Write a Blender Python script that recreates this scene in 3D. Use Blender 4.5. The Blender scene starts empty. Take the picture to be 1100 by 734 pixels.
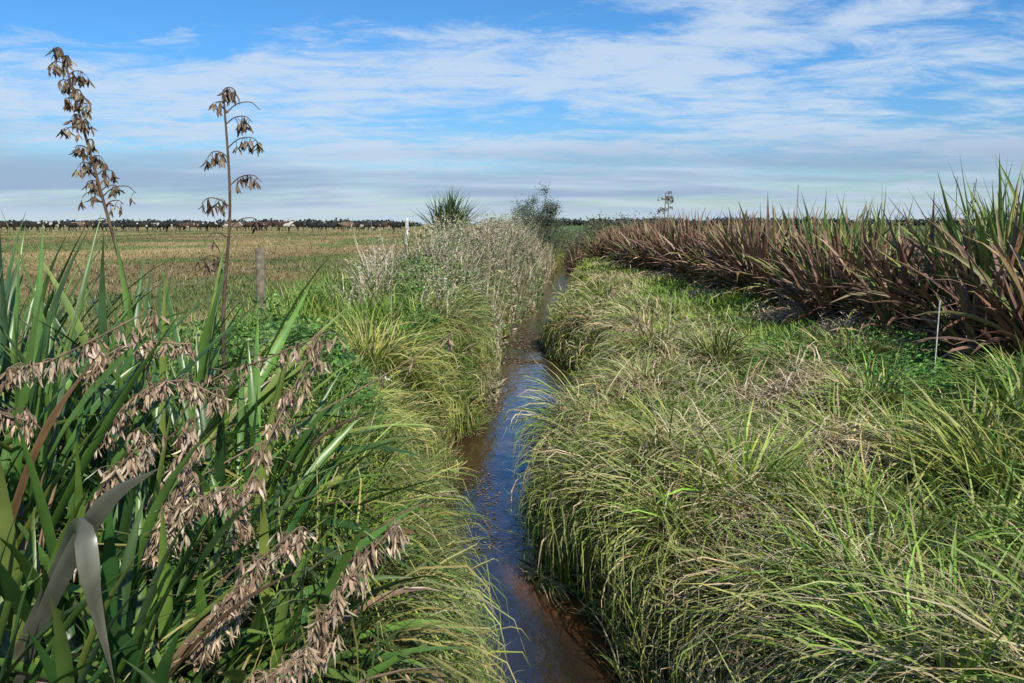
import bpy, math, random
import numpy as np
from mathutils import Vector
rng=np.random.default_rng(7); random.seed(3)
scene=bpy.context.scene
U=rng.uniform
pi=math.pi
# ---------------------------------------------------------------- noise / terrain
TAB=rng.random((256,256))
def vnoise(x,y):
    xi=np.floor(x).astype(int); yi=np.floor(y).astype(int)
    fx=x-xi; fy=y-yi
    fx=fx*fx*(3-2*fx); fy=fy*fy*(3-2*fy)
    a=TAB[xi&255,yi&255]; b=TAB[(xi+1)&255,yi&255]; c=TAB[xi&255,(yi+1)&255]; d=TAB[(xi+1)&255,(yi+1)&255]
    return (a*(1-fx)+b*fx)*(1-fy)+(c*(1-fx)+d*fx)*fy
def fbm(x,y,o=4):
    x=np.asarray(x,float); y=np.asarray(y,float)
    s=0;a=.5;t=0
    for i in range(o):
        s=s+a*vnoise(x*2**i+17.3*i,y*2**i+5.1*i); t+=a; a*=.5
    return s/t
def ss(a,b,x):
    t=np.clip((x-a)/(b-a),0,1); return t*t*(3-2*t)
_yk=np.array([-10,3,4.9,5.8,6.8,8.1,9.9,12.3,14.5,17,19.5,24,29,36,45,60,80,120])
_xk=np.array([.8,.6,.30,0.,-.36,-.50,-.16,.32,.58,.34,.18,.76,1.48,1.9,2.8,4.5,7,12])
_yy=np.linspace(-10,120,1301); _xx=np.interp(_yy,_yk,_xk)
_k=np.ones(9)/9; _xx=np.convolve(np.pad(_xx,4,mode='edge'),_k,'valid')
def XC(y): return np.interp(y,_yy,_xx)
def HW(y): return np.interp(y,[0,4,5.5,7,9,11,14,17,20,30,60],[.6,.6,.47,.39,.46,.7,1.0,.78,.62,.6,.55])
def terrain(x,y):
    x=np.asarray(x,float); y=np.asarray(y,float)
    d=x-XC(y); hw=HW(y)+.35*(fbm(y*.9+3,np.sign(d)*3.3+9,2)-.5)
    zl=-1.6+1.6*ss(hw*.7,hw+.95,-d)
    zr=-1.6+1.0*ss(hw*.7,hw+.85,d)+.38*ss(1.2,7,d)
    z=np.where(d<0,zl,zr)
    z=z*(1-ss(60,75,y))*ss(.6,2.2,y)
    lump=.16+.42*ss(.7,1.2,np.abs(d))*ss(4.5,3,np.abs(d))
    z=z+lump*(fbm(x*.8,y*.8,3)-.5)*(1-ss(60,90,np.abs(y)))*ss(.6,1.2,np.abs(d))
    z=z+.6*ss(40,100,y)*ss(3,12,-x)
    return z
WZ=-1.3
# ---------------------------------------------------------------- materials
def newmat(name):
    m=bpy.data.materials.new(name); m.use_nodes=True
    nt=m.node_tree; nt.nodes.clear(); return m,nt,nt.nodes,nt.links
def leafmat(name,rough=.5,transl=.3,nscale=8.,var=.5,spec=.4):
    m,nt,N,L=newmat(name)
    out=N.new('ShaderNodeOutputMaterial'); at=N.new('ShaderNodeAttribute'); at.attribute_name='Col'
    tc=N.new('ShaderNodeTexCoord'); no=N.new('ShaderNodeTexNoise'); no.inputs['Scale'].default_value=nscale; no.inputs['Detail'].default_value=2
    L.new(tc.outputs['Object'],no.inputs['Vector'])
    mr=N.new('ShaderNodeMapRange'); mr.inputs[1].default_value=.3; mr.inputs[2].default_value=.7
    mr.inputs[3].default_value=1-var; mr.inputs[4].default_value=1+var
    L.new(no.outputs['Fac'],mr.inputs[0])
    mu=N.new('ShaderNodeVectorMath'); mu.operation='SCALE'
    L.new(at.outputs['Color'],mu.inputs[0]); L.new(mr.outputs[0],mu.inputs['Scale'])
    p=N.new('ShaderNodeBsdfPrincipled'); p.inputs['Roughness'].default_value=rough
    p.inputs['Specular IOR Level'].default_value=spec
    L.new(mu.outputs[0],p.inputs['Base Color'])
    if transl<=0:
        L.new(p.outputs[0],out.inputs[0]); return m
    t=N.new('ShaderNodeBsdfTranslucent'); L.new(mu.outputs[0],t.inputs['Color'])
    mx=N.new('ShaderNodeMixShader'); mx.inputs[0].default_value=transl
    L.new(p.outputs[0],mx.inputs[1]); L.new(t.outputs[0],mx.inputs[2]); L.new(mx.outputs[0],out.inputs[0])
    return m
M_grass=leafmat('grass_blades',.5,.1,2.,.25,.3)
M_flax=leafmat('flax_leaf',.34,.1,6.,.25,.5)
M_bronze=leafmat('bronze_flax_leaf',.5,0,5.,.35)
M_dry=leafmat('dry_seed_pod',.8,0,30.,.4,.2)
M_leaf=leafmat('weed_leaf',.5,.1,3.,.3)
M_bark=leafmat('bark',.85,0,12.,.4,.2)
# ---------------------------------------------------------------- mesh helpers
def mesh_obj(name,V,F,C,mat,parent=None,smooth=True):
    me=bpy.data.meshes.new(name)
    V=np.ascontiguousarray(V,dtype=np.float32); F=np.ascontiguousarray(F,dtype=np.int32)
    me.vertices.add(len(V)); me.vertices.foreach_set('co',V.ravel())
    me.loops.add(F.size); me.loops.foreach_set('vertex_index',F.ravel())
    me.polygons.add(len(F)); me.polygons.foreach_set('loop_start',np.arange(0,F.size,F.shape[1],dtype=np.int32))
    me.polygons.foreach_set('use_smooth',np.full(len(F),smooth))
    me.update(calc_edges=True)
    if C is not None:
        a=me.color_attributes.new('Col','FLOAT_COLOR','POINT')
        c4=np.ones((len(V),4),np.float32); c4[:,:3]=C; a.data.foreach_set('color',c4.ravel())
    me.materials.append(mat)
    ob=bpy.data.objects.new(name,me); scene.collection.objects.link(ob)
    if parent: ob.parent=parent
    return ob
def empty(name,loc=(0,0,0)):
    e=bpy.data.objects.new(name,None); e.location=loc; scene.collection.objects.link(e); return e
class Acc:
    def __init__(s): s.V=[];s.F=[];s.C=[];s.n=0
    def add(s,V,F,C):
        s.V.append(V.reshape(-1,3)); s.F.append(F.reshape(-1,4)+s.n); s.C.append(C.reshape(-1,3)); s.n+=len(s.V[-1])
    def build(s,name,mat,parent=None):
        return mesh_obj(name,np.concatenate(s.V),np.concatenate(s.F),np.clip(np.concatenate(s.C),0.003,.9),mat,parent)
def prof_grass(t): return np.clip((.75+.5*t)*(1-t**2.2),.03,1)
def prof_flax(t): return np.clip(.55+1.3*t-1.2*t*t,0,1)*np.clip((1-t)*3.2,.02,1)**.8
def prof_pod(t): return np.clip(np.sin(pi*(.12+.86*t)),.08,1)
def ribbons(acc,P,az,elev,L,W,droop,segs=5,c0=None,c1=None,pw=1.3,curl=0.,twist=0.,fold=0.,prof=prof_grass,clamp=True,stream=True,gp=1.5,limr=(.8,1.25)):
    n=len(P); o=np.ones(n); az=az*o;elev=elev*o;L=L*o;W=W*o;droop=droop*o;curl=curl*o;twist=twist*o
    tm=(np.arange(segs)+.5)/segs; t=np.arange(segs+1)/segs
    a=elev[:,None]-droop[:,None]*tm[None]**pw
    z=az[:,None]+curl[:,None]*tm[None]**1.5
    ds=(L/segs)[:,None]
    st=np.stack([np.cos(a)*np.cos(z)*ds,np.cos(a)*np.sin(z)*ds,np.sin(a)*ds],-1)
    pos=np.concatenate([np.zeros((n,1,3)),np.cumsum(st,1)],1)+P[:,None,:]
    if stream:
        side=np.sign(P[:,0]-XC(P[:,1]))[:,None]
        lim=(HW(P[:,1])*U(limr[0],limr[1],n))[:,None]
        xc=XC(pos[...,1]); d=side*(pos[...,0]-xc)
        near=pos[...,1]>1.
        d=np.where((d<lim)&near,lim-.2*(lim-d).clip(0,1),d); pos[...,0]=xc+side*d
    if clamp:
        tz=np.maximum(terrain(pos[...,0],pos[...,1]),WZ)
        pos[...,2]=np.maximum(pos[...,2],tz+.015+.07*(np.arange(segs+1)/segs)[None]*U(0,1,n)[:,None])
    T=np.gradient(pos,axis=1); T/=np.linalg.norm(T,axis=2,keepdims=True)+1e-9
    zz=az[:,None]+curl[:,None]*t[None]**1.5
    S=np.stack([-np.sin(zz),np.cos(zz),0*zz],-1)
    Nn=np.cross(T,S)
    tw=(twist[:,None]*t[None])[...,None]
    S2=S*np.cos(tw)+Nn*np.sin(tw); N2=np.cross(T,S2)
    w=(W[:,None]*prof(t)[None])[...,None]*.5
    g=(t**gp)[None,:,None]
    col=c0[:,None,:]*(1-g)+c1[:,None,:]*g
    if fold:
        V=np.stack([pos-S2*w,pos-N2*w*fold,pos+S2*w],2); k=3
    else:
        V=np.stack([pos-S2*w,pos+S2*w],2); k=2
    C=np.repeat(col[:,:,None,:],k,2)
    base=(np.arange(n)*(segs+1)*k)[:,None,None]+(np.arange(segs)*k)[None,:,None]+np.arange(k-1)[None,None,:]
    F=np.stack([base,base+1,base+1+k,base+k],-1)
    acc.add(V,F,C)
def leaves(acc,P,size,c,aspect=.5,up=.3):
    n=len(P); size=size*np.ones(n)
    d=rng.normal(size=(n,3)); d[:,2]=d[:,2]*.6+up; d/=np.linalg.norm(d,axis=1,keepdims=True)
    r=rng.normal(size=(n,3)); s=np.cross(d,r); s/=np.linalg.norm(s,axis=1,keepdims=True)
    nn=np.cross(d,s)
    a=size[:,None]
    V=np.stack([P,P+d*a*.5+s*a*aspect*.5-nn*a*.08,P+d*a-nn*a*.25,P+d*a*.5-s*a*aspect*.5-nn*a*.08],1)
    F=np.arange(n*4).reshape(n,4)
    acc.add(V,F,np.repeat(c[:,None,:],4,1))
def catmull(pts,m=8):
    pts=np.array(pts,float); p=np.vstack([2*pts[0]-pts[1],pts,2*pts[-1]-pts[-2]]); out=[]
    for i in range(1,len(p)-2):
        for j in range(m):
            t=j/m; a,b,c,d=p[i-1],p[i],p[i+1],p[i+2]
            out.append(.5*((2*b)+(-a+c)*t+(2*a-5*b+4*c-d)*t*t+(-a+3*b-3*c+d)*t**3))
    out.append(pts[-1]); return np.array(out)
def tube(acc,pts,r0,r1,col,ns=6):
    pts=np.asarray(pts,float); n=len(pts)
    T=np.gradient(pts,axis=0); T/=np.linalg.norm(T,axis=1,keepdims=True)+1e-9
    ref=np.where(np.abs(T[:,2:3])>.9,np.array([[1.,0,0]]),np.array([[0,0,1.]]))
    A=np.cross(T,ref); A/=np.linalg.norm(A,axis=1,keepdims=True); B=np.cross(T,A)
    r=np.linspace(r0,r1,n)[:,None,None]; th=np.arange(ns)/ns*2*pi
    V=pts[:,None,:]+r*(A[:,None,:]*np.cos(th)[None,:,None]+B[:,None,:]*np.sin(th)[None,:,None])
    i=np.arange(n-1)[:,None]*ns; j=np.arange(ns)[None]; j2=(j+1)%ns
    F=np.stack([i+j,i+j2,i+ns+j2,i+ns+j],-1)
    acc.add(V,F,np.tile(np.array(col)[None,None,:],(n,ns,1)))
def mixc(n,cols,w,jit=.2):
    cols=np.array(cols,float); idx=rng.choice(len(cols),n,p=np.array(w)/sum(w))
    return cols[idx]*U(1-jit,1+jit,(n,1))*U(.93,1.07,(n,3))
def onground(x,y,dz=0): return np.stack([x,y,terrain(x,y)+dz],-1)

PATCH=[(3.2,8.9,.75),(3.7,9.6,.5),(2.75,6.6,.55),(1.25,3.8,.5),(6.3,16.5,1.1),(6.0,22,1.),(6.1,30,1.6),(2.1,13.5,.6),(1.55,5.4,.4),(2.3,4.5,.3),(4.8,7.2,.3),(1.5,9.4,.4),(3.6,20,.7),(5.6,13.,.6)]
def dry(x,y,nz=True):
    s=0
    for a,b,r in PATCH: s=s+np.exp(-((x-a)**2+(y-b)**2)/(r*r))
    if nz: s=s+1.4*(fbm(x*.55+40,y*.4+11,3)-.58).clip(0,1)*2
    return np.clip(s,0,1)
# ---------------------------------------------------------------- ground
xs=np.concatenate([-np.geomspace(9,2500,50)[::-1],np.arange(-8.9,12,.13),np.geomspace(12.1,2500,50)])
ys=np.concatenate([np.arange(-30,0,3.),np.arange(0,30,.16),np.arange(30,80,.5),np.geomspace(80.5,4000,60)])
X,Y=np.meshgrid(xs,ys); Z=terrain(X,Y)
nx,ny=len(xs),len(ys)
I=(np.arange(ny-1)[:,None]*nx+np.arange(nx-1)[None]); F=np.stack([I,I+1,I+nx+1,I+nx],-1).reshape(-1,4)
n1=fbm(X*.3,Y*.16,4)[...,None]; n2=fbm(X*.08+9,Y*.05+3,3)[...,None]; dd=dry(X,Y)[...,None]
pad=np.array([.31,.23,.10])*(1-ss(.4,.6,n1))+np.array([.15,.17,.055])*ss(.4,.6,n1)
pad=pad*(.6+.85*n2)
thatch=np.array([.15,.16,.045])*(1-dd)+np.array([.34,.25,.15])*dd
mud=np.array([.095,.058,.03])
farg=np.array([.10,.14,.045])
dC=(X-XC(Y))[...,None]
lmask=ss(2.6,3.6,-dC)
C=thatch*(1-lmask)+pad*lmask
C=C*(1-ss(52,75,Y[...,None])*(dC>-6))+farg*ss(52,75,Y[...,None])*(dC>-6)
mm=ss(-.85,-1.2,Z[...,None]); C=C*(1-mm)+mud*mm
gm=leafmat('ground_soil',.95,0,7.,.35,.1)
nt=gm.node_tree; nd=nt.nodes
pr=[q for q in nd if q.type=='BSDF_PRINCIPLED'][0]; bm_=nd.new('ShaderNodeBump'); bm_.inputs['Distance'].default_value=.06; bm_.inputs['Strength'].default_value=.8
n3=nd.new('ShaderNodeTexNoise'); n3.inputs['Scale'].default_value=14; n3.inputs['Detail'].default_value=5; tcg=[q for q in nd if q.type=='TEX_COORD'][0]
nt.links.new(tcg.outputs['Object'],n3.inputs['Vector']); nt.links.new(n3.outputs['Fac'],bm_.inputs['Height']); nt.links.new(bm_.outputs[0],pr.inputs['Normal'])
mesh_obj('ground',np.stack([X,Y,Z],-1).reshape(-1,3),F,C.reshape(-1,3),gm)
# ---------------------------------------------------------------- water
ys=np.arange(1,74,.2); off=np.linspace(-1.6,1.6,33)
Yw=np.repeat(ys[:,None],33,1); Xw=XC(Yw)+off[None]; Zw=np.full_like(Xw,WZ)
I=(np.arange(len(ys)-1)[:,None]*33+np.arange(32)[None]); F=np.stack([I,I+1,I+34,I+33],-1).reshape(-1,4)
hwv=HW(Yw); wob=(fbm(Xw*2.5,Yw*1.3,3)-.5)*.8
e=ss(.35,1.,np.abs(off[None])/hwv+wob)*np.where(off[None]>0,1,.6)*(.35+.65*ss(9,5.5,Yw))
e=np.maximum(e,ss(.54,.66,fbm(Xw*1.2,Yw*.5,2))*.3)[...,None]
Cw=np.array([.026,.02,.014])*(1-e)+np.array([.17,.075,.028])*e
m,nt,N,L=newmat('stream_water')
out=N.new('ShaderNodeOutputMaterial'); p=N.new('ShaderNodeBsdfPrincipled'); at=N.new('ShaderNodeAttribute'); at.attribute_name='Col'
L.new(at.outputs['Color'],p.inputs['Base Color']); p.inputs['Roughness'].default_value=.03; p.inputs['IOR'].default_value=1.85; p.inputs['Specular IOR Level'].default_value=.65
tc=N.new('ShaderNodeTexCoord'); no=N.new('ShaderNodeTexNoise'); no.inputs['Scale'].default_value=4.; no.inputs['Detail'].default_value=4
mp=N.new('ShaderNodeMapping'); mp.inputs['Scale'].default_value=(1.6,.7,1); L.new(tc.outputs['Object'],mp.inputs[0]); L.new(mp.outputs[0],no.inputs['Vector'])
b=N.new('ShaderNodeBump'); b.inputs['Distance'].default_value=.025; b.inputs['Strength'].default_value=.6; L.new(no.outputs['Fac'],b.inputs['Height']); L.new(b.outputs[0],p.inputs['Normal']); L.new(p.outputs[0],out.inputs[0])
mesh_obj('stream_water',np.stack([Xw,Yw,Zw],-1).reshape(-1,3),F,Cw.reshape(-1,3),m)
acc=Acc()
def debris(n,y0,y1,d0,d1,s,th=.47):
    y=U(y0,y1,n); x=XC(y)+U(d0,d1,n); k=fbm(x*2.2,y*1.1,3)>th; x=x[k];y=y[k];n=len(x)
    a=U(0,2*pi,n); sz=U(.4,1,n)*s
    P=np.stack([x,y,np.full(n,WZ+.006)],-1)
    ribbons(acc,P,a,0.,sz,sz*.6,0.,2,mixc(n,[(.18,.11,.06),(.28,.2,.12),(.42,.38,.3),(.07,.1,.03)],[4,3,1.5,2],.3),mixc(n,[(.16,.1,.06),(.28,.22,.14)],[1,1],.3),stream=False,clamp=False)
debris(8000,17,23,-.8,.8,.09,.44); debris(900,7.0,9.5,-.55,.3,.045,.46); debris(800,25,42,-.6,.6,.1,.54); debris(600,11,16,-1.,-.5,.06)
debris(500,11.5,15,.3,1.,.06,.5)
acc.build('floating_leaf_debris',M_dry)
# ---------------------------------------------------------------- grass fields
G=(.12,.235,.03); YG=(.30,.37,.06); LG=(.20,.34,.045); ST=(.58,.47,.27); BR=(.30,.20,.10); DG=(.055,.12,.022); OL=(.37,.34,.10)
acc=Acc(); n=90000
y=np.exp(U(np.log(4),np.log(105),n)); x=XC(y)-2.3-U(0,1,n)**1.2*(3+y*.75)
pn=fbm(x*.3,y*.16,4); gr=ss(.4,.6,pn)[:,None]
c=mixc(n,[(.36,.27,.12),(.27,.22,.08),(.44,.36,.2),(.15,.11,.06)],[4,3,1.8,1.8])*(1-gr)+mixc(n,[(.17,.21,.055),(.24,.24,.08),(.10,.16,.035)],[3,2,1.3])*gr
c*=(.6+.85*fbm(x*.08+9,y*.05+3,3))[:,None]
hgt=U(.05,.13,n)*(1+.9*fbm(x*1.3,y*1.3,2))
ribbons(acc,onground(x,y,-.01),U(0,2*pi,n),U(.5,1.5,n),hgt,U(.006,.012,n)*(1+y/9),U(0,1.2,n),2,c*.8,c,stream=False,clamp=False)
acc.build('paddock_grass',M_grass)
acc=Acc(); n=160000
y=np.exp(U(np.log(2.6),np.log(62),n)); x=XC(y)+.6+U(0,1,n)*8.2
d=dry(x,y); pn=fbm(x*.9+4,y*.6,3)
keep=U(0,1,n)>dry(x,y,False)*.8; x=x[keep];y=y[keep];d=d[keep];pn=pn[keep];n=len(x)
isd=(U(0,1,n)<d*.6+.05)[:,None]
hue=ss(.35,.6,pn)[:,None]
c=np.where(isd,mixc(n,[ST,BR,(.4,.3,.18)],[3,2,2]),mixc(n,[G,LG,DG],[3,4,1])*(1-hue)+mixc(n,[YG,LG,OL],[4,4,.8])*hue)
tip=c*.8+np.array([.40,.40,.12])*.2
big=fbm(x*.6+31,y*.45,3)
hgt=U(.12,.30,n)*(.5+1.3*ss(.35,.65,big))*(1-.4*d)*(1-.3*ss(20,40,y))
az=fbm(x*2.3+5,y*2.3,2)*14+rng.normal(size=n)*.7
el=np.where(isd[:,0],U(.1,.9,n),U(.85,1.5,n))
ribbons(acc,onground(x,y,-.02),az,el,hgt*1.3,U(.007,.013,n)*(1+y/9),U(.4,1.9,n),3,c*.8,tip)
acc.build('meadow_grass',M_grass)
def tussocks(acc,cx,cy,nb,rad,L,W,elev,droop,bias,cols,w,segs=6,tip=ST,tipf=.45,limr=(.8,1.25),szr=(.6,1.3),dead=.45):
    nc=len(cx); csz=U(szr[0],szr[1],nc)
    nb=(nb*csz**1.3).astype(int); i=np.repeat(np.arange(nc),nb); n=len(i)
    a=U(0,2*pi,n); sc=csz[i]; r=np.sqrt(U(0,1,n))*rad*sc
    x=cx[i]+np.cos(a)*r; y=cy[i]+np.sin(a)*r
    bx=(bias[0]+rng.normal(size=nc)*.45)[i]; by=(bias[1]+rng.normal(size=nc)*.45)[i]
    vx=np.cos(a)+rng.normal(size=n)*.4+bx; vy=np.sin(a)+rng.normal(size=n)*.4+by
    K=len(cols); cw=rng.dirichlet(np.array(w)*.6+.05,nc)
    cum=np.cumsum(cw,1)[i]; pick=(U(0,1,n)[:,None]>cum).sum(1).clip(0,K-1)
    c=np.array(cols)[pick]*U(.65,1.3,(n,1))*U(.92,1.08,(n,3))*U(.7,1.15,(nc,1))[i]
    f=(U(0,1,n)**2*tipf*1.6)[:,None].clip(0,1)
    wsc=(1+cy[i]/12)
    db=(U(0,1,n)*dead)[:,None]; c0=c*(1-db)+np.array(BR)*db
    ribbons(acc,onground(x,y,-.03),np.arctan2(vy,vx),U(elev[0],elev[1],n),U(L[0],L[1],n)*sc,U(W[0],W[1],n)*wsc,U(droop[0],droop[1],n),segs,
        c0,c*(1-f)+np.array(tip)*f,curl=rng.normal(size=n)*.45,twist=rng.normal(size=n)*.9,limr=limr)
SC=[G,YG,LG,DG,ST,OL]
acc=Acc()
n=100; cy=np.exp(U(np.log(2.7),np.log(24),n)); cx=XC(cy)+HW(cy)+U(.05,1.5,n)
k=dry(cx,cy,False)<.6; cx=cx[k];cy=cy[k]
tussocks(acc,cx,cy,240,.19,(.45,1.1),(.008,.013),(.6,1.5),(1.1,2.8),(-.5,-.25),SC,[3,3.2,3,.8,2.2,2],szr=(.5,1.4))
n=75; cy=np.exp(U(np.log(3.2),np.log(13),n)); cx=XC(cy)+U(1.8,6.0,n)
k=dry(cx,cy,False)<.5; cx=cx[k];cy=cy[k]
tussocks(acc,cx,cy,160,.16,(.4,.85),(.009,.015),(.9,1.52),(.7,2.1),(-.1,-.15),SC,[2.5,3,4,.6,1.2,1],szr=(.5,1.3))
pts=np.array([(2.1,4.4),(2.6,3.7),(2.0,3.3),(3.0,4.9),(3.6,5.6),(2.9,3.4),(3.9,6.4),(4.6,6.9),(3.5,4.4),(4.2,5.2),(5.3,8.2),(1.75,5.9),(2.3,5.4)])
tussocks(acc,pts[:,0],pts[:,1],230,.14,(.65,1.05),(.012,.021),(.9,1.53),(.5,1.9),(-.1,-.15),[G,LG,YG,OL],[3,4,3,.6],szr=(.85,1.25),dead=.25,tipf=.25)
n=88; cy=np.exp(U(np.log(3.2),np.log(22),n)); cx=XC(cy)-HW(cy)-U(.05,1.0,n)
tussocks(acc,cx,cy,240,.2,(.45,1.0),(.007,.012),(.6,1.5),(1.2,2.7),(.4,-.3),[G,YG,DG,OL,ST],[3,3,3,1.6,.7],tipf=.3,szr=(.5,1.3))
pts=np.array([(-1.2,9.),(-1.55,8.3),(-1.25,8.2),(-1.65,9.3),(-1.25,10.),(-1.55,7.4)])
tussocks(acc,pts[:,0],pts[:,1],340,.25,(.8,1.15),(.008,.013),(1.0,1.5),(1.2,2.6),(.3,-.3),[YG,(.37,.38,.08),G,(.47,.42,.14)],[4,3,1.5,2],szr=(.8,1.1))
n=110; cy=U(20,58,n); s=rng.choice([-1,1],n); cx=XC(cy)+s*(HW(cy)+U(.1,1.8,n))
tussocks(acc,cx,cy,80,.25,(.4,.75),(.006,.01),(.8,1.5),(1.2,2.5),(0,-.2),SC,[2,3,2,1,2,2],segs=4)
acc.build('sedge_grass',M_grass)
acc=Acc()
for a,b,r in PATCH:
    m_=int(1500*min(r,1.3)**1.5)
    x=a+rng.normal(size=m_)*r*.55; y=b+rng.normal(size=m_)*r*.5
    mound=.42*np.exp(-((x-a)**2+(y-b)**2)/(r*r*.6))*(b<14)*(r>.3)
    P=onground(x,y,0)+np.stack([0*x,0*x,mound*U(.4,1,m_)+U(.03,.16,m_)],-1)
    c=mixc(m_,[ST,(.66,.56,.38),BR,(.40,.29,.18)],[3,2.5,2,2])
    ribbons(acc,P,U(0,2*pi,m_),U(-.1,.8,m_),U(.2,.65,m_),U(.006,.011,m_)*(1+b/14),U(.5,1.9,m_),5,c,c*.9,curl=rng.normal(size=m_)*.9)
n=10000; y=np.exp(U(np.log(3),np.log(30),n)); x=XC(y)+HW(y)+U(.1,2.6,n)
k=fbm(x*1.3+2,y*1.1,3)>.49; x=x[k];y=y[k];n=len(x)
c=mixc(n,[ST,(.64,.54,.35),BR],[3,2,2])
ribbons(acc,onground(x,y,.14)+np.stack([0*x,0*x,U(0,.38,n)],-1),pi+rng.normal(size=n)*.9,U(-.2,.9,n),U(.3,.85,n),U(.004,.008,n)*(1+y/14),U(.8,2.2,n),5,c,c,curl=rng.normal(size=n)*.6)
acc.build('dry_straw',M_dry)
# ---------------------------------------------------------------- left bank weeds
acc=Acc()
n=65000; y=np.exp(U(np.log(5.5),np.log(24),n)); x=XC(y)-HW(y)-.25-U(0,1,n)*(2.6+.04*y)
hn=fbm(x*.9,y*.7,3)
hh=U(0,1,n)*(.12+.75*ss(.35,.7,hn))*np.where(x<-3,.6,1)
c=mixc(n,[(.085,.19,.035),(.13,.25,.05),(.05,.12,.03),(.2,.27,.07)],[3,3,2,1.5],.3)
leaves(acc,onground(x,y,0)+np.stack([0*x,0*x,hh],-1),U(.03,.06,n)*(1+y/22),c,.42,.35)
n=20000; y=np.exp(U(np.log(6.2),np.log(12),n)); x=U(3.4,6.9,n)
hn=fbm(x*.8+7,y*.7,3); k=(hn>.42)&(dry(x,y,False)<.3); x=x[k];y=y[k];hn=hn[k];n=len(x)
c=mixc(n,[(.09,.22,.04),(.14,.3,.05),(.05,.12,.03)],[3,3,1.5],.25)
leaves(acc,onground(x,y,0)+np.stack([0*x,0*x,U(0,1,n)*.5*ss(.4,.65,hn)+.05],-1),U(.03,.06,n)*1.2,c,.4,.3)
acc.build('leafy_weeds',M_leaf)
acc=Acc(); n=48000; y=np.exp(U(np.log(3.5),np.log(44),n)); x=XC(y)-HW(y)-.2-U(0,1,n)*(3.1+.03*y)
c=mixc(n,[G,LG,YG,(.42,.35,.19)],[3,3,2,1])
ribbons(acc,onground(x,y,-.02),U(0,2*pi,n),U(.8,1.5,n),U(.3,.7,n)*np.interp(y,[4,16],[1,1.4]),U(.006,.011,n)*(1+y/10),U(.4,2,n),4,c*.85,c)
acc.build('bank_grass',M_grass)
acc=Acc(); accs=Acc()
def mound(cx,cy,r,h,nl,cols,w,sz,leftonly=True):
    k=rng.normal(size=(nl,3)); k/=np.linalg.norm(k,axis=1,keepdims=True); rr=U(.45,1.05,nl)**.6
    k=k*rr[:,None]; k[:,2]=np.abs(k[:,2])
    q=fbm(k[:,0]*2.2+cx*3+50,k[:,1]*2.2+k[:,2]*2+cy,3)
    s=.65+.75*q
    x=cx+k[:,0]*r*s; y=cy+k[:,1]*r*s; z=terrain(x,y)+k[:,2]*h*s
    keep=(x<XC(y)-HW(y)*.7)|(not leftonly)
    c=mixc(nl,cols,w,.25)
    leaves(acc,np.stack([x,y,z],-1)[keep],(U(.6,1.1,nl)*sz)[keep],c[keep],.22,.6)
for i in range(48):
    cy=U(13.5,46); cx=XC(cy)-.8-U(0,1)*(2.0+.02*cy)
    kind=random.random()
    cols=[(.10,.18,.05),(.17,.24,.08),(.28,.28,.14),(.06,.1,.035)] if kind<.5 else [(.36,.31,.2),(.25,.22,.13),(.15,.18,.07),(.46,.39,.27)]
    mound(cx,cy,U(.55,1.0),U(.9,1.7)*(.7 if cy<17 else 1.12),900,cols,[3,3,1.5,2],.11*(1+cy/35))
for i in range(26):
    mound(U(3.5,12.),U(60,66),U(1.,1.8),U(2.1,2.8),500,[(.10,.13,.05),(.17,.17,.09),(.22,.17,.1),(.05,.07,.03)],[3,2,2,2],.3,False)
n=16000; y=U(12.5,46,n); x=XC(y)-.6-U(0,1,n)*(2.5+.02*y); k=fbm(x*1.0+3,y*.5,3); q=k>.42; x=x[q];y=y[q];k=k[q];n=len(x)
c=mixc(n,[(.62,.54,.39),(.47,.4,.26),(.34,.33,.16),(.2,.26,.1),(.3,.22,.16)],[4,3,1.6,1.2,1.6])
H=U(.55,1.5,n)*np.interp(y,[12,17,24,44],[.65,1.05,1.3,1.4])*(.7+1.2*(k-.42)*3).clip(.7,1.25)
ribbons(accs,onground(x,y,0),U(0,2*pi,n),U(1.0,1.55,n),H,U(.006,.012,n)*(1+y/12),U(.3,1.9,n),6,c*.8,c,curl=rng.normal(size=n)*.7)
i=rng.choice(n,int(n*.24),replace=False); i=np.repeat(i,9); nn=len(i)
P=np.stack([x[i]+rng.normal(size=nn)*.06,y[i]+rng.normal(size=nn)*.06,terrain(x[i],y[i])+H[i]*U(.55,.92,nn)],-1)
leaves(accs,P,U(.025,.055,nn)*(1+y[i]/30),mixc(nn,[(.5,.44,.32),(.38,.32,.22),(.58,.52,.41)],[3,2,1.5]),.25,.5)
acc.build('bank_scrub',M_leaf); accs.build('pale_dry_reeds',M_dry)

# ---------------------------------------------------------------- flax
def flax_mesh(acc,c,nl,L,W,elev,droop,cols,w,tip,rad=.35,segs=9,tipf=.3,clamp=True,gp=3,fold=.45,ep=1.4,pw=1.8):
    n=nl; a=U(0,2*pi,n); r=np.sqrt(U(0,1,n))*rad
    x=c[0]+np.cos(a)*r; y=c[1]+np.sin(a)*r
    z=terrain(x,y) if clamp else np.zeros(n)
    k=U(0,1,n)**ep; e=elev[1]-(elev[1]-elev[0])*k
    cc=mixc(n,cols,w,.25)
    f=(U(0,1,n)*tipf)[:,None]
    ribbons(acc,np.stack([x,y,z],-1),a+rng.normal(size=n)*.7,e,U(L[0],L[1],n)*(1-.12*k),U(W[0],W[1],n),U(droop[0],droop[1],n)*(.5+.8*k),segs,cc,cc*(1-f)+np.array(tip)*f,
       pw=pw,curl=rng.normal(size=n)*.25,twist=rng.normal(size=n)*.7,fold=fold,prof=prof_flax,stream=False,clamp=clamp,gp=gp)
FG=[(.07,.155,.03),(.11,.215,.04),(.035,.10,.025),(.20,.28,.06),(.075,.14,.06)]
FW=[4,3,3,1.6,1.4]
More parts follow.
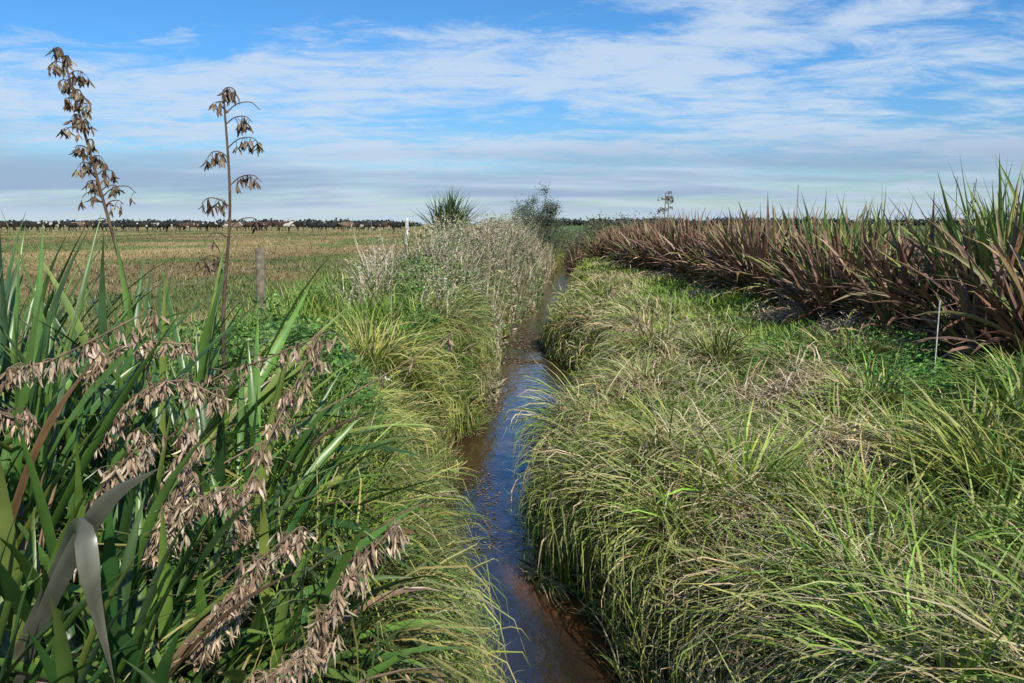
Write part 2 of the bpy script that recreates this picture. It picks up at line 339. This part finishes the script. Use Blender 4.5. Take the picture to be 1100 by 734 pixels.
FL=[(-2.35,3.3,110,1.75),(-1.75,2.9,95,1.45),(-2.9,4.2,100,1.85),(-2.0,4.3,90,1.75),(-3.6,5.2,95,1.9),(-2.5,5.3,75,1.7),(-1.45,3.8,65,1.3),(-1.9,2.1,60,1.05),(-3.3,3.2,70,1.7),(-1.2,2.95,65,1.05),(-1.5,2.35,75,1.1),(-1.05,2.5,55,.85)]
for (a,b,nl,Ln) in FL:
    acc=Acc()
    flax_mesh(acc,(a,b),nl,(Ln*.65,Ln*1.02),(.036,.062),(.35,1.52),(.15,1.4),FG,FW,(.25,.17,.07),ep=1.0)
    flax_mesh(acc,(a,b),14,(.6,1.2),(.022,.045),(.2,1.2),(.8,2.2),[(.3,.22,.13),(.2,.14,.08),(.33,.28,.2),(.12,.07,.04)],[2,2,1,2],(.25,.18,.11))
    acc.build('flax_bush',M_flax)
def strap(acc,pts,w,col,nrm):
    P=catmull(pts,6); n=len(P); t=np.linspace(0,1,n); T=np.gradient(P,axis=0); T/=np.linalg.norm(T,axis=1,keepdims=True)
    S=np.cross(T,np.array(nrm)[None]); S/=np.linalg.norm(S,axis=1,keepdims=True); N_=np.cross(T,S)
    ww=(w*.5*np.clip(np.minimum(.45+t*1.5,(1-t)*3),.04,1))[:,None]
    V=np.stack([P-S*ww,P-N_*ww*.4,P+S*ww],1); i=np.arange(n-1)[:,None]*3+np.arange(2)[None]
    F=np.stack([i,i+1,i+4,i+3],-1)
    cl=np.array(col)[None,None]*U(.8,1.2,(n,3,1)); cl[:,1]*=.75
    acc.add(V,F,cl)
acc=Acc()
strap(acc,[(-1.75,2.55,.15),(-1.4,2.35,.66),(-1.2,2.12,.86),(-1.15,2.06,.70),(-1.12,2.08,.42)],.06,(.13,.13,.095),(.15,-1,.2))
strap(acc,[(-1.7,2.5,.1),(-1.42,2.3,.55),(-1.14,2.12,.92),(-.95,2.08,1.05)],.052,(.12,.12,.09),(.3,-.9,.3))
strap(acc,[(-2.0,2.9,.1),(-1.82,2.75,.6),(-1.62,2.7,1.0),(-1.42,2.75,1.28)],.026,(.15,.085,.04),(.3,-.9,.3))
acc.build('dead_flax_leaf',M_flax)
PODC=[(.34,.24,.16),(.44,.33,.23),(.2,.135,.09),(.54,.43,.31)]
def pods(acc,P,L=(.06,.10),W=.014,dark=1.):
    n=len(P)
    for v in range(3):
        if v==0:
            A=U(0,2*pi,n); tl=U(-1.6,-.7,n); LL=U(L[0],L[1],n)
            c=mixc(n,PODC,[3,3,2,2])*dark
        ribbons(acc,P,A+v*2.09,tl-U(-.05,.3,n)*(v-1),LL*U(.75,1,n),W*U(.7,1.3,n),U(-.9,1.1,n),6,c*.8,c*U(.8,1.2,(n,1)),prof=prof_pod,fold=.7,twist=U(-2.2,2.2,n),curl=U(-.8,.8,n),stream=False,clamp=False,gp=1)
def stalk(name,pts,r0,r1,branches,col=(.13,.085,.05),podL=(.06,.1),dark=1.,podW=.014):
    par=empty(name,tuple(pts[0]))
    a1=Acc(); C_=catmull(pts,10); tube(a1,C_,r0,r1,col,7)
    a2=Acc(); PP=[]
    for (t,az,l,npd) in branches:
        f=t*(len(C_)-1); i=int(min(f,len(C_)-2)); p=C_[i]*(1-(f-i))+C_[i+1]*(f-i)
        d=np.array([math.cos(az),math.sin(az),0])
        b=np.array([p,p+d*l*.35+[0,0,l*.28],p+d*l*.75+[0,0,l*.33],p+d*l+[0,0,l*.12]])
        B=catmull(b,5); tube(a1,B,r1*.75,r1*.35,col,5)
        for k in range(npd):
            s=random.uniform(.25,1.); q=B[int(s*(len(B)-1))]
            e_=q+np.array([random.gauss(0,.016),random.gauss(0,.016),-random.uniform(.0,.045)])
            tube(a1,np.array([q,(q+e_)/2+[0,0,.004],e_]),r1*.3,r1*.25,col,4); PP.append(e_)
    s=a1.build('stem',M_bark,par); s.location=(-pts[0][0],-pts[0][1],-pts[0][2])
    if PP:
        pods(a2,np.array(PP),podL,podW,dark); s=a2.build('seed_pods',M_dry,par); s.location=(-pts[0][0],-pts[0][1],-pts[0][2])
R=random.uniform
br=[]
for t in np.linspace(.55,1.,20):
    br.append((t,R(-.9,.9)+(pi if len(br)%2 else 0),R(.05,.12)*(1.25-.5*t),8 if (t>.78 or .6<t<.72) else 4))
br+= [(.58,.2,.2,1),(.5,pi,.08,0)]
stalk('flax_seed_stalk',[(-2.2,5.0,0),(-2.42,5.0,1.3),(-2.62,5.1,2.05),(-2.82,5.2,2.78)],.014,.006,br,col=(.1,.065,.045),podL=(.055,.09),dark=.5,podW=.017)
br=[(.50,3.0,.16,9),(.60,.1,.2,2),(.66,3.3,.17,9),(.72,.05,.2,9),(.80,3.0,.13,10),(.83,.15,.2,10),(.90,.3,.16,9),(.96,2.9,.05,4),(1.,.2,.06,8),(.93,0,.22,0),(.57,3.4,.12,1)]
stalk('flax_seed_stalk',[(-1.8,4.9,0),(-1.81,4.95,1.04),(-1.77,5.07,1.82),(-1.81,5.17,2.53)],.014,.006,br,col=(.1,.065,.045),podL=(.06,.1),dark=.45,podW=.017)
def fgstalk(pts,nb,np_=7,t0=.35,l=.065,r=.006,podL=(.045,.085)):
    br=[(t0+(1-t0)*(i+R(0,.9))/nb,R(0,2*pi),R(.3,1.2)*l,np_) for i in range(nb)]
    stalk('flax_seed_stalk',pts,r,.003,br,col=(.24,.17,.11),podL=podL,podW=.0105)
fgstalk([(-2.3,3.2,.1),(-2.1,3.0,.9),(-1.93,2.95,1.13),(-1.72,2.96,1.2),(-1.4,2.98,1.36)],13)
fgstalk([(-2.6,3.0,.3),(-2.2,2.9,.9),(-1.95,2.8,1.05),(-1.75,2.8,1.0)],10)
fgstalk([(-2.1,3.3,.1),(-1.75,3.1,.7),(-1.55,3.12,.98),(-1.35,3.13,1.08),(-1.15,3.14,1.0)],15)
fgstalk([(-1.7,3.2,.2),(-1.2,2.95,.35),(-1.05,2.87,.62),(-.88,2.92,.97),(-.72,2.97,1.3)],18,t0=.4)
fgstalk([(-1.9,3.0,.1),(-1.5,2.8,.35),(-1.24,2.67,.62),(-1.15,2.7,.85),(-1.11,2.73,1.04)],14,t0=.45)
fgstalk([(-1.5,2.9,.1),(-.9,2.5,.18),(-.65,2.43,.33),(-.53,2.46,.56),(-.365,2.48,.75)],19,t0=.42,l=.055)
fgstalk([(-1.6,2.8,.0),(-1.2,2.5,.2),(-1.02,2.43,.35),(-.88,2.46,.56),(-.70,2.48,.72)],18,t0=.45,l=.055)
fgstalk([(-1.4,2.4,.1),(-.95,2.2,.25),(-.76,2.22,.34),(-.62,2.23,.43)],10,t0=.5,l=.045)
fgstalk([(-2.0,3.5,.2),(-1.43,3.37,.57),(-.61,3.44,1.015),(-.245,3.47,1.24)],4,2,t0=.5,l=.05,r=.005)
fgstalk([(-1.9,3.9,.3),(-1.5,3.7,.9),(-1.1,3.6,1.1),(-.82,3.55,1.22)],9,4,t0=.4)
fgstalk([(-2.0,3.2,.1),(-1.7,2.9,.5),(-1.45,2.8,.8),(-1.3,2.8,.95)],11,t0=.45)
fgstalk([(-2.2,3.4,.1),(-1.9,3.25,.9),(-1.6,3.2,1.2),(-1.3,3.2,1.22)],11,t0=.45)
fgstalk([(-1.6,3.0,.1),(-1.35,2.75,.5),(-1.15,2.65,.72),(-.95,2.65,.8)],12,t0=.4)
BC=[(.14,.07,.05),(.19,.105,.07),(.17,.14,.055),(.33,.21,.13),(.07,.04,.034),(.14,.19,.05),(.46,.34,.21)]
def variant(kind):
    acc=Acc()
    if kind=='bronze':
        g=R(0,1)**2*4
        flax_mesh(acc,(0,0),110,(1.1,2.3),(.055,.095),(.75,1.56),(.05,1.5),BC,[5,4,2.6,2,3.4,.8+g,.6],(.30,.18,.1),rad=.4,clamp=False,segs=7,tipf=.8,ep=1.,pw=2.2)
        flax_mesh(acc,(0,0),42,(1.1,1.8),(.05,.085),(.4,1.2),(.6,2.4),BC,[4,4,2.6,2.4,3,.5,.8],(.30,.18,.1),rad=.45,clamp=False,segs=8,tipf=.8,ep=1.,pw=1.6)
        flax_mesh(acc,(0,0),50,(.8,1.5),(.035,.065),(.1,1.3),(1.2,3.0),[(.32,.22,.14),(.22,.14,.09),(.45,.35,.22)],[2,3,1],(.3,.2,.12),rad=.5,clamp=False,segs=7)
    elif kind=='green':
        flax_mesh(acc,(0,0),140,(1.4,2.4),(.045,.07),(.6,1.54),(.05,.9),[(.14,.22,.045),(.22,.29,.07),(.07,.14,.035),(.32,.3,.1)],[3,3,2,1],(.28,.22,.09),rad=.35,clamp=False,segs=7,ep=1.)
        flax_mesh(acc,(0,0),40,(.9,1.5),(.04,.07),(.1,1.0),(1.,2.2),[(.34,.25,.15),(.2,.14,.08)],[2,3],(.3,.2,.12),rad=.45,clamp=False,segs=7)
    elif kind=='grey':
        flax_mesh(acc,(0,0),130,(1.0,1.6),(.045,.075),(.6,1.5),(.1,.8),[(.17,.26,.17),(.12,.19,.12),(.24,.3,.2)],[3,3,2],(.25,.25,.14),rad=.4,clamp=False,segs=7)
    for v_ in acc.V: v_[:,2]=np.where(v_[:,2]<.05,.05+np.abs(v_[:,2])*.06,v_[:,2])
    ob=acc.build('flax_bush',M_bronze); me=ob.data; bpy.data.objects.remove(ob); return me
VB=[variant('bronze') for _ in range(7)]; VG=[variant('green') for _ in range(2)]; VS=variant('grey')
def place(me,name,x,y,s,rz=None,sz=None):
    ob=bpy.data.objects.new(name,me); scene.collection.objects.link(ob)
    ob.location=(x,y,float(terrain(x,y))-.05); ob.rotation_euler=(R(-.1,.1),R(-.1,.1),R(0,6.28) if rz is None else rz); ob.scale=(s,s,sz or s); return ob
y_=10.
while y_<53:
    s=R(.88,1.18)
    place(random.choice(VB),'bronze_flax_bush',7.0+R(-.55,.4)+(.3 if y_<12 else 0),y_+R(-.3,.3),s*1.15,sz=s*1.08)
    s=R(.95,1.2)
    place(random.choice(VB),'bronze_flax_bush',8.6+R(-.5,.5),y_+R(-.6,.6),s*1.1,sz=s*1.1)
    y_+=R(1.3,2.0)
for (a,b,s) in [(6.5,10.6,.85),(6.35,12.6,.8),(6.3,15.2,.95),(6.45,19.6,.85),(6.4,25,.9)]: place(random.choice(VB),'bronze_flax_bush',a,b,s)
for (a,b,s) in [(7.7,12.4,1.36),(8.5,12.2,1.45),(8.3,13.4,1.3),(7.3,18.6,1.2),(8.3,17.6,1.2),(9.3,14.5,1.2),(7.9,27,1.05),(8.6,10.9,1.3),(7.4,34,1.0)]: place(random.choice(VG),'flax_bush',a,b,s)
for k in range(20): place(random.choice(VB),'bronze_flax_bush',R(4.6,14),R(54,60),R(.9,1.1),sz=R(.85,1.1))
for (a,b,s) in [(6.,56,.85),(9,57,.9),(11.5,56,.95)]: place(random.choice(VG),'flax_bush',a,b,s)
place(VS,'flax_bush',6.8,38,.95); place(VS,'flax_bush',7.3,38.6,1.0); place(random.choice(VG),'flax_bush',6.2,44,.6); place(VB[0],'bronze_flax_bush',4.2,51,.85); place(VB[1],'bronze_flax_bush',5.4,50,.95)
def farstalk(x,y,top,nb,lean=0,pl=(.08,.14),l=.22,rr=.016):
    g=float(terrain(x,y)); br=[(R(.72,1.),R(-.5,.5)+(pi if i%2 else 0),R(.5,1)*l,5) for i in range(nb)]
    stalk('flax_seed_stalk',[(x,y,g),(x+lean*.4,y,g+(top-g)*.5),(x+lean,y,top)],rr,rr*.6,br,podL=pl,podW=.03,dark=.5)
farstalk(7.35,39,3.2,8,.05,(.12,.2),.4,.03); farstalk(7.55,39.3,3.05,6,.08,(.12,.2),.35,.03)
farstalk(8.9,25.2,2.9,0); farstalk(8.2,14.5,2.5,0,.1,rr=.01); farstalk(8.3,14.9,2.45,2,.2,rr=.01,l=.1); farstalk(8.6,15.5,2.6,0,-.1,rr=.01)
# ---------------------------------------------------------------- small trees
x0,y0=-2.75,35.; g=float(terrain(x0,y0)); par=empty('cabbage_tree',(x0,y0,g))
a=Acc(); tube(a,catmull([(0,0,0),(.05,0,.6),(0,.05,1.25)],6),.13,.08,(.15,.12,.09),8); tube(a,catmull([(.03,0,.7),(.3,0,1.0),(.45,0,1.35)],6),.08,.06,(.15,.12,.09),8); a.build('trunk',M_bark,par)
a=Acc()
for c in [(0,.05,1.3),(.45,0,1.45),(-.45,.1,1.3),(.1,.1,1.65)]:
    n=85; az=U(0,2*pi,n); cc=mixc(n,[(.09,.14,.05),(.14,.2,.08),(.06,.09,.04)],[3,2,2])
    ribbons(a,np.tile(np.array(c),(n,1))+rng.normal(size=(n,3))*.06,az,U(.5,1.55,n),U(.8,1.95,n),U(.045,.065,n),U(0,.6,n),5,cc,cc,prof=prof_flax,fold=.3,stream=False,clamp=False)
a.build('leaves',M_leaf,par)
def shrub(name,x0,y0,h,r,nl,cols,w,ls=.09,nb=22):
    g=float(terrain(x0,y0)); par=empty(name,(x0,y0,g)); a=Acc(); b=Acc(); tips=[]
    for i in range(nb):
        az=R(0,6.28); rr=r*math.sqrt(R(0.02,1)); top=h*R(.6,1)*(1-.3*(rr/r)**2)
        p=[(0.,0,0),(rr*.3*math.cos(az),rr*.3*math.sin(az),top*.4),(rr*.75*math.cos(az+.2),rr*.75*math.sin(az+.2),top*.75),(rr*math.cos(az),rr*math.sin(az),top)]
        C_=catmull(p,6); tube(a,C_,.04,.008,(.12,.1,.08),5)
        for j in range(10):
            q=C_[int(R(.4,1)*(len(C_)-1))]; e_=q+np.array([R(-.3,.3),R(-.3,.3),R(0,.35)])*r*.7
            tube(a,np.array([q,(q+e_)/2+[0,0,.03],e_]),.01,.004,(.12,.1,.08),4); tips.append((q+e_)/2); tips.append(e_)
    tips=np.array(tips); i=rng.integers(0,len(tips),nl); P=tips[i]+rng.normal(size=(nl,3))*.09*r
    leaves(b,P,U(.6,1.1,nl)*ls,mixc(nl,cols,w,.3),.35,.3)
    a.build('branches',M_bark,par); b.build('foliage',M_leaf,par)
shrub('shrub',1.25,41,4.2,1.45,9500,[(.08,.11,.06),(.13,.17,.09),(.04,.06,.035)],[3,2,3],.11)
shrub('shrub',.2,38,2.6,1.2,4500,[(.11,.17,.07),(.18,.2,.1),(.07,.1,.04)],[3,2,2],.1)
shrub('shrub',2.6,52,2.6,1.6,3500,[(.09,.14,.05),(.14,.18,.08)],[3,2],.12)
shrub('shrub',5.2,58,2.6,1.8,3000,[(.09,.12,.05),(.17,.16,.09)],[3,2],.12)
# ---------------------------------------------------------------- distant tree line, hills
acc=Acc()
for (xa,xb,yd,hm,cnt) in [(-330,-40,330,3.0,220),(40,900,900,9.,160)]:
    for i in range(cnt):
        cx=U(xa,xb); cy=yd+U(-6,6); h=hm*U(.6,1.1); r=h*U(1.2,2.6); nper=110
        k=rng.normal(size=(nper,3)); k/=np.linalg.norm(k,axis=1,keepdims=True); k*=U(.2,1,(nper,1))
        P=np.stack([cx+k[:,0]*r,cy+k[:,1]*r,terrain(cx,cy)+h*.45+k[:,2]*h*.45],-1)
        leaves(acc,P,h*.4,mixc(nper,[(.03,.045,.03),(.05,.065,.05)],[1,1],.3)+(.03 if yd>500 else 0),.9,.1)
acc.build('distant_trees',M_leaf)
xh=np.linspace(-1600,3400,200); hz=42*fbm(xh*.0035,0*xh+3,4)**1.3*ss(-500,300,xh)*(.35+.65*ss(1500,600,xh))
V=[]
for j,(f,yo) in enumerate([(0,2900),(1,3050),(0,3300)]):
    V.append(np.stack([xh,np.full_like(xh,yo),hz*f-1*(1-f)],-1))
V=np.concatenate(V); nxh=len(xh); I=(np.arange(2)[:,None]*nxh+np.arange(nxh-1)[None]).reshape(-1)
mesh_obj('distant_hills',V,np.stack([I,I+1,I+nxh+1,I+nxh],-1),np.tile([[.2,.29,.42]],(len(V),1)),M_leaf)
# ---------------------------------------------------------------- fence & stakes
def wood(name,x,y,h,r,parent=None,col=(.22,.19,.15),lean=(0,0)):
    g=float(terrain(x,y)); ns=14; zs=[-.3,0,h*.5,h-.03,h]; rs=[r,r*1.02,r*.97,r*.93,r*.8]
    V=[];F=[]
    for k,(z,q) in enumerate(zip(zs,rs)):
        for s in range(ns):
            t=s/ns*2*pi; w=q*(1+.06*math.sin(3*t+k)); V.append((x+w*math.cos(t)+lean[0]*z,y+w*math.sin(t)+lean[1]*z,g+z+(.01*math.cos(t) if k==4 else 0)))
    for k in range(4):
        for s in range(ns): F.append((k*ns+s,k*ns+(s+1)%ns,(k+1)*ns+(s+1)%ns,(k+1)*ns+s))
    V.append((x+lean[0]*h,y+lean[1]*h,g+h+.005)); c=len(V)-1
    for s in range(0,ns,2): F.append((4*ns+s,4*ns+(s+1)%ns,4*ns+(s+2)%ns,c))
    return mesh_obj(name,np.array(V),np.array(F),np.tile([col],(len(V),1)),M_bark,parent)
fe=empty('wire_fence',(0,0,0))
FP=[(-4.3,3.5,1.2,.07),(-3.8,12,1.32,.07),(-3.3,25,1.95,.055),(-3.5,36,1.2,.07),(-3.6,48,1.2,.07)]
for i,(a,b_,h,r) in enumerate(FP): wood('post_%d'%(i+1),a,b_,h,r,fe,(.6,.57,.5) if i==2 else (.2,.17,.12),(.02,0))
wa=Acc()
for hh in (.55,1.0):
    for (p,q) in zip(FP[:-1],FP[1:]):
        A=np.array([p[0],p[1]-.0,float(terrain(p[0],p[1]))+hh]); B=np.array([q[0],q[1],float(terrain(q[0],q[1]))+hh])
        t=np.linspace(0,1,9)[:,None]; P=A*(1-t)+B*t; P[:,2]-=.05*np.sin(pi*t[:,0]); tube(wa,P,.0015,.0015,(.3,.3,.3),4)
wa.build('wires',M_bark,fe)
wood('marker_stake',4.85,9.0,1.12,.008,None,(.45,.43,.38)); wood('marker_stake',2.8,14.2,.95,.012,None,(.4,.33,.22),(.05,0))
# ---------------------------------------------------------------- cows
m,nt,N,L=newmat('cow_hide')
out=N.new('ShaderNodeOutputMaterial'); p=N.new('ShaderNodeBsdfPrincipled'); p.inputs['Roughness'].default_value=.8
tc=N.new('ShaderNodeTexCoord'); oi=N.new('ShaderNodeObjectInfo'); no=N.new('ShaderNodeTexNoise'); no.noise_dimensions='4D'; no.inputs['Scale'].default_value=1.3; no.inputs['Detail'].default_value=1
mt=N.new('ShaderNodeMath'); mt.operation='MULTIPLY'; mt.inputs[1].default_value=50
L.new(oi.outputs['Random'],mt.inputs[0]); L.new(mt.outputs[0],no.inputs['W']); L.new(tc.outputs['Object'],no.inputs['Vector'])
cr=N.new('ShaderNodeValToRGB'); cr.color_ramp.elements[0].position=.61; cr.color_ramp.elements[0].color=(0,0,0,1); cr.color_ramp.elements[1].position=.63; cr.color_ramp.elements[1].color=(1,1,1,1)
L.new(no.outputs['Fac'],cr.inputs[0])
c2=N.new('ShaderNodeValToRGB'); c2.color_ramp.interpolation='CONSTANT'; e=c2.color_ramp.elements; e[0].color=(.012,.011,.01,1); e[1].position=.8; e[1].color=(.06,.03,.018,1); q=e.new(.94); q.color=(.18,.12,.08,1)
L.new(oi.outputs['Random'],c2.inputs[0])
mx=N.new('ShaderNodeMix'); mx.data_type='RGBA'; L.new(cr.outputs[0],mx.inputs[0]); L.new(c2.outputs[0],mx.inputs[6]); mx.inputs[7].default_value=(.45,.42,.37,1)
L.new(mx.outputs[2],p.inputs['Base Color']); L.new(p.outputs[0],out.inputs[0]); M_cow=m
def cow_mesh(pose):
    hd={'up':[(.95,0,1.28,.17),(1.12,0,1.42,.13),(1.27,0,1.47,.12),(1.4,0,1.38,.095),(1.55,0,1.25,.075)],
        'graze':[(.95,0,.98,.17),(1.12,0,.72,.13),(1.22,0,.5,.115),(1.3,0,.34,.09),(1.36,0,.16,.075)],
        'level':[(.97,0,1.16,.17),(1.18,0,1.22,.13),(1.35,0,1.24,.12),(1.48,0,1.13,.09),(1.6,0,1.0,.075)]}[pose]
    vs=[(-.1,0,1.0,.37)]; ed=[]
    def chain(p,pts):
        for q in pts:
            vs.append(q); ed.append((p,len(vs)-1)); p=len(vs)-1
        return p
    rump=chain(0,[(-.5,0,1.03,.33),(-.78,0,1.1,.22)])
    chain(rump,[(-.93,0,1.1,.04),(-.98,0,.8,.025),(-.97,0,.5,.04)])
    chest=chain(0,[(.3,0,1.0,.36),(.62,0,1.06,.28)])
    head=chain(chest,hd[:3]); chain(head,hd[3:])
    hx,_,hz,_=hd[2]
    for s in (-1,1):
        chain(head,[(hx-.05,s*.13,hz+.07,.035),(hx-.07,s*.23,hz+.06,.03)])
        sh=s*R(.0,.14)
        chain(1,[(-.68,s*.19,.88,.16),(-.6,s*.2,.68,.1),(-.76+sh,s*.2,.47,.055),(-.7+sh,s*.2,.2,.042),(-.68+sh,s*.2,.04,.055)])
        chain(chest-1,[(.5,s*.18,.78,.14),(.5-sh,s*.18,.5,.065),(.5-sh,s*.18,.25,.042),(.52-sh,s*.18,.04,.055)])
    chain(1,[(-.42,0,.66,.11)])
    me=bpy.data.meshes.new('cow_skel'); me.from_pydata([v[:3] for v in vs],ed,[]); ob=bpy.data.objects.new('cow_skel',me); scene.collection.objects.link(ob)
    ob.modifiers.new('s','SKIN')
    for i,v in enumerate(vs): me.skin_vertices[0].data[i].radius=(v[3]*(.85 if i<4 else 1),v[3])
    me.skin_vertices[0].data[0].use_root=True
    su=ob.modifiers.new('u','SUBSURF'); su.levels=1; su.render_levels=1
    dg=bpy.context.evaluated_depsgraph_get(); m2=bpy.data.meshes.new_from_object(ob.evaluated_get(dg)); bpy.data.objects.remove(ob)
    m2.materials.clear(); m2.materials.append(M_cow)
    for f in m2.polygons: f.use_smooth=True
    m2.name='cow'; return m2
CM=[cow_mesh('up'),cow_mesh('graze'),cow_mesh('level')]
for i in range(60):
    x_=-78+63*(i+R(-.4,.4))/60; y_=R(108,135)
    ob=bpy.data.objects.new('cow',random.choice(CM)); scene.collection.objects.link(ob)
    ob.location=(x_*(y_/110),y_,float(terrain(x_*(y_/110),y_))); ob.rotation_euler=(0,0,random.choice([0,pi])+R(-.6,.6)); s=R(.95,1.1); ob.scale=(s,s,s)
# ---------------------------------------------------------------- sky / sun / camera
w=bpy.data.worlds.new('World'); scene.world=w; w.use_nodes=True; nt=w.node_tree; N=nt.nodes; L=nt.links; N.clear()
SE,SR=math.radians(42),math.radians(155)
out=N.new('ShaderNodeOutputWorld'); bg=N.new('ShaderNodeBackground'); bg.inputs[1].default_value=.11; L.new(bg.outputs[0],out.inputs[0])
sky=N.new('ShaderNodeTexSky'); sky.sky_type='NISHITA'; sky.sun_disc=False; sky.sun_elevation=SE; sky.sun_rotation=SR; sky.ozone_density=2.; sky.air_density=1.; sky.dust_density=.3
tc=N.new('ShaderNodeTexCoord'); sp=N.new('ShaderNodeSeparateXYZ'); L.new(tc.outputs['Generated'],sp.inputs[0])
def M(op,a,b=None,clamp=False):
    n=N.new('ShaderNodeMath'); n.operation=op; n.use_clamp=clamp
    for k,v in enumerate((a,b)):
        if v is None: continue
        if isinstance(v,(int,float)): n.inputs[k].default_value=v
        else: L.new(v,n.inputs[k])
    return n.outputs[0]
z=M('ADD',M('MAXIMUM',sp.outputs[2],0.),.09)
px=M('DIVIDE',sp.outputs[0],z); py=M('DIVIDE',sp.outputs[1],z)
def noise(sx,sy,ox,oy,detail,rough,dist=0):
    c=N.new('ShaderNodeCombineXYZ'); L.new(M('ADD',M('MULTIPLY',px,sx),ox),c.inputs[0]); L.new(M('ADD',M('MULTIPLY',py,sy),oy),c.inputs[1])
    n=N.new('ShaderNodeTexNoise'); n.inputs['Scale'].default_value=1; n.inputs['Detail'].default_value=detail; n.inputs['Roughness'].default_value=rough; n.inputs['Distortion'].default_value=dist
    L.new(c.outputs[0],n.inputs['Vector']); return n.outputs['Fac']
def mr(v,a,b,c=0.,d=1.,smooth=True):
    n=N.new('ShaderNodeMapRange'); n.interpolation_type='SMOOTHSTEP' if smooth else 'LINEAR'
    for k,q in enumerate((v,a,b,c,d)):
        if isinstance(q,(int,float)): n.inputs[k].default_value=q
        else: L.new(q,n.inputs[k])
    return n.outputs[0]
def mix(f,a,b,mode='MIX'):
    n=N.new('ShaderNodeMix'); n.data_type='RGBA'; n.blend_type=mode
    for k,q in ((0,f),(6,a),(7,b)):
        if isinstance(q,(int,float,tuple)): n.inputs[k].default_value=q
        else: L.new(q,n.inputs[k])
    return n.outputs[2]
elev=sp.outputs[2]
tint=mix(mr(elev,.02,.2,0.,1.),(.60,.76,.92,1),(.42,.88,1.28,1))
blue=mix(1.,sky.outputs[0],tint,'MULTIPLY')
big=noise(.5,.8,3.1,1.7,3,.5,.4); fine=noise(2.2,3.4,8.,2.,10,.7,.4)
dens=M('ADD',M('MULTIPLY',big,.6),M('MULTIPLY',fine,.54))
bias=M('ADD',mr(elev,.13,.25,.01,-.06),mr(elev,.0,.05,.03,0.))
cov=mr(M('ADD',dens,bias),.49,.66,0.,.85)
cloud=mix(mr(elev,0.,.12,0.,1.),(4.9,5.9,7.2,1),(5.5,6.6,8.0,1))
c1=mix(cov,blue,cloud)
dark=mr(noise(.25,.55,1.,6.,5,.55,.2),.38,.58,0.,1.)
dk=M('MULTIPLY',dark,M('MULTIPLY',mr(elev,.12,.05,0.,.8),mr(elev,.008,.03,.3,1.)))
c2_=mix(dk,c1,(2.7,3.8,5.5,1))
c3=mix(mr(elev,.03,.0,0.,.55),c2_,(5.4,6.5,7.7,1))
L.new(c3,bg.inputs[0])
sd=bpy.data.lights.new('sun','SUN'); sd.energy=5.0; sd.angle=math.radians(.8); sd.color=(1,.94,.82)
so=bpy.data.objects.new('sun',sd); scene.collection.objects.link(so)
dv=Vector((math.sin(SR)*math.cos(SE),math.cos(SR)*math.cos(SE),math.sin(SE)))
so.rotation_euler=dv.to_track_quat('Z','Y').to_euler(); so.location=(0,0,30)
cd=bpy.data.cameras.new('camera'); cd.lens=28; cd.sensor_width=36; cd.clip_end=9000; cd.clip_start=.05
co=bpy.data.objects.new('camera',cd); scene.collection.objects.link(co); co.location=(0,0,1.7); co.rotation_euler=(math.radians(90-8.38),0,0); scene.camera=co
scene.view_settings.view_transform='Standard'; scene.view_settings.look='None'; scene.view_settings.exposure=0
print('done')
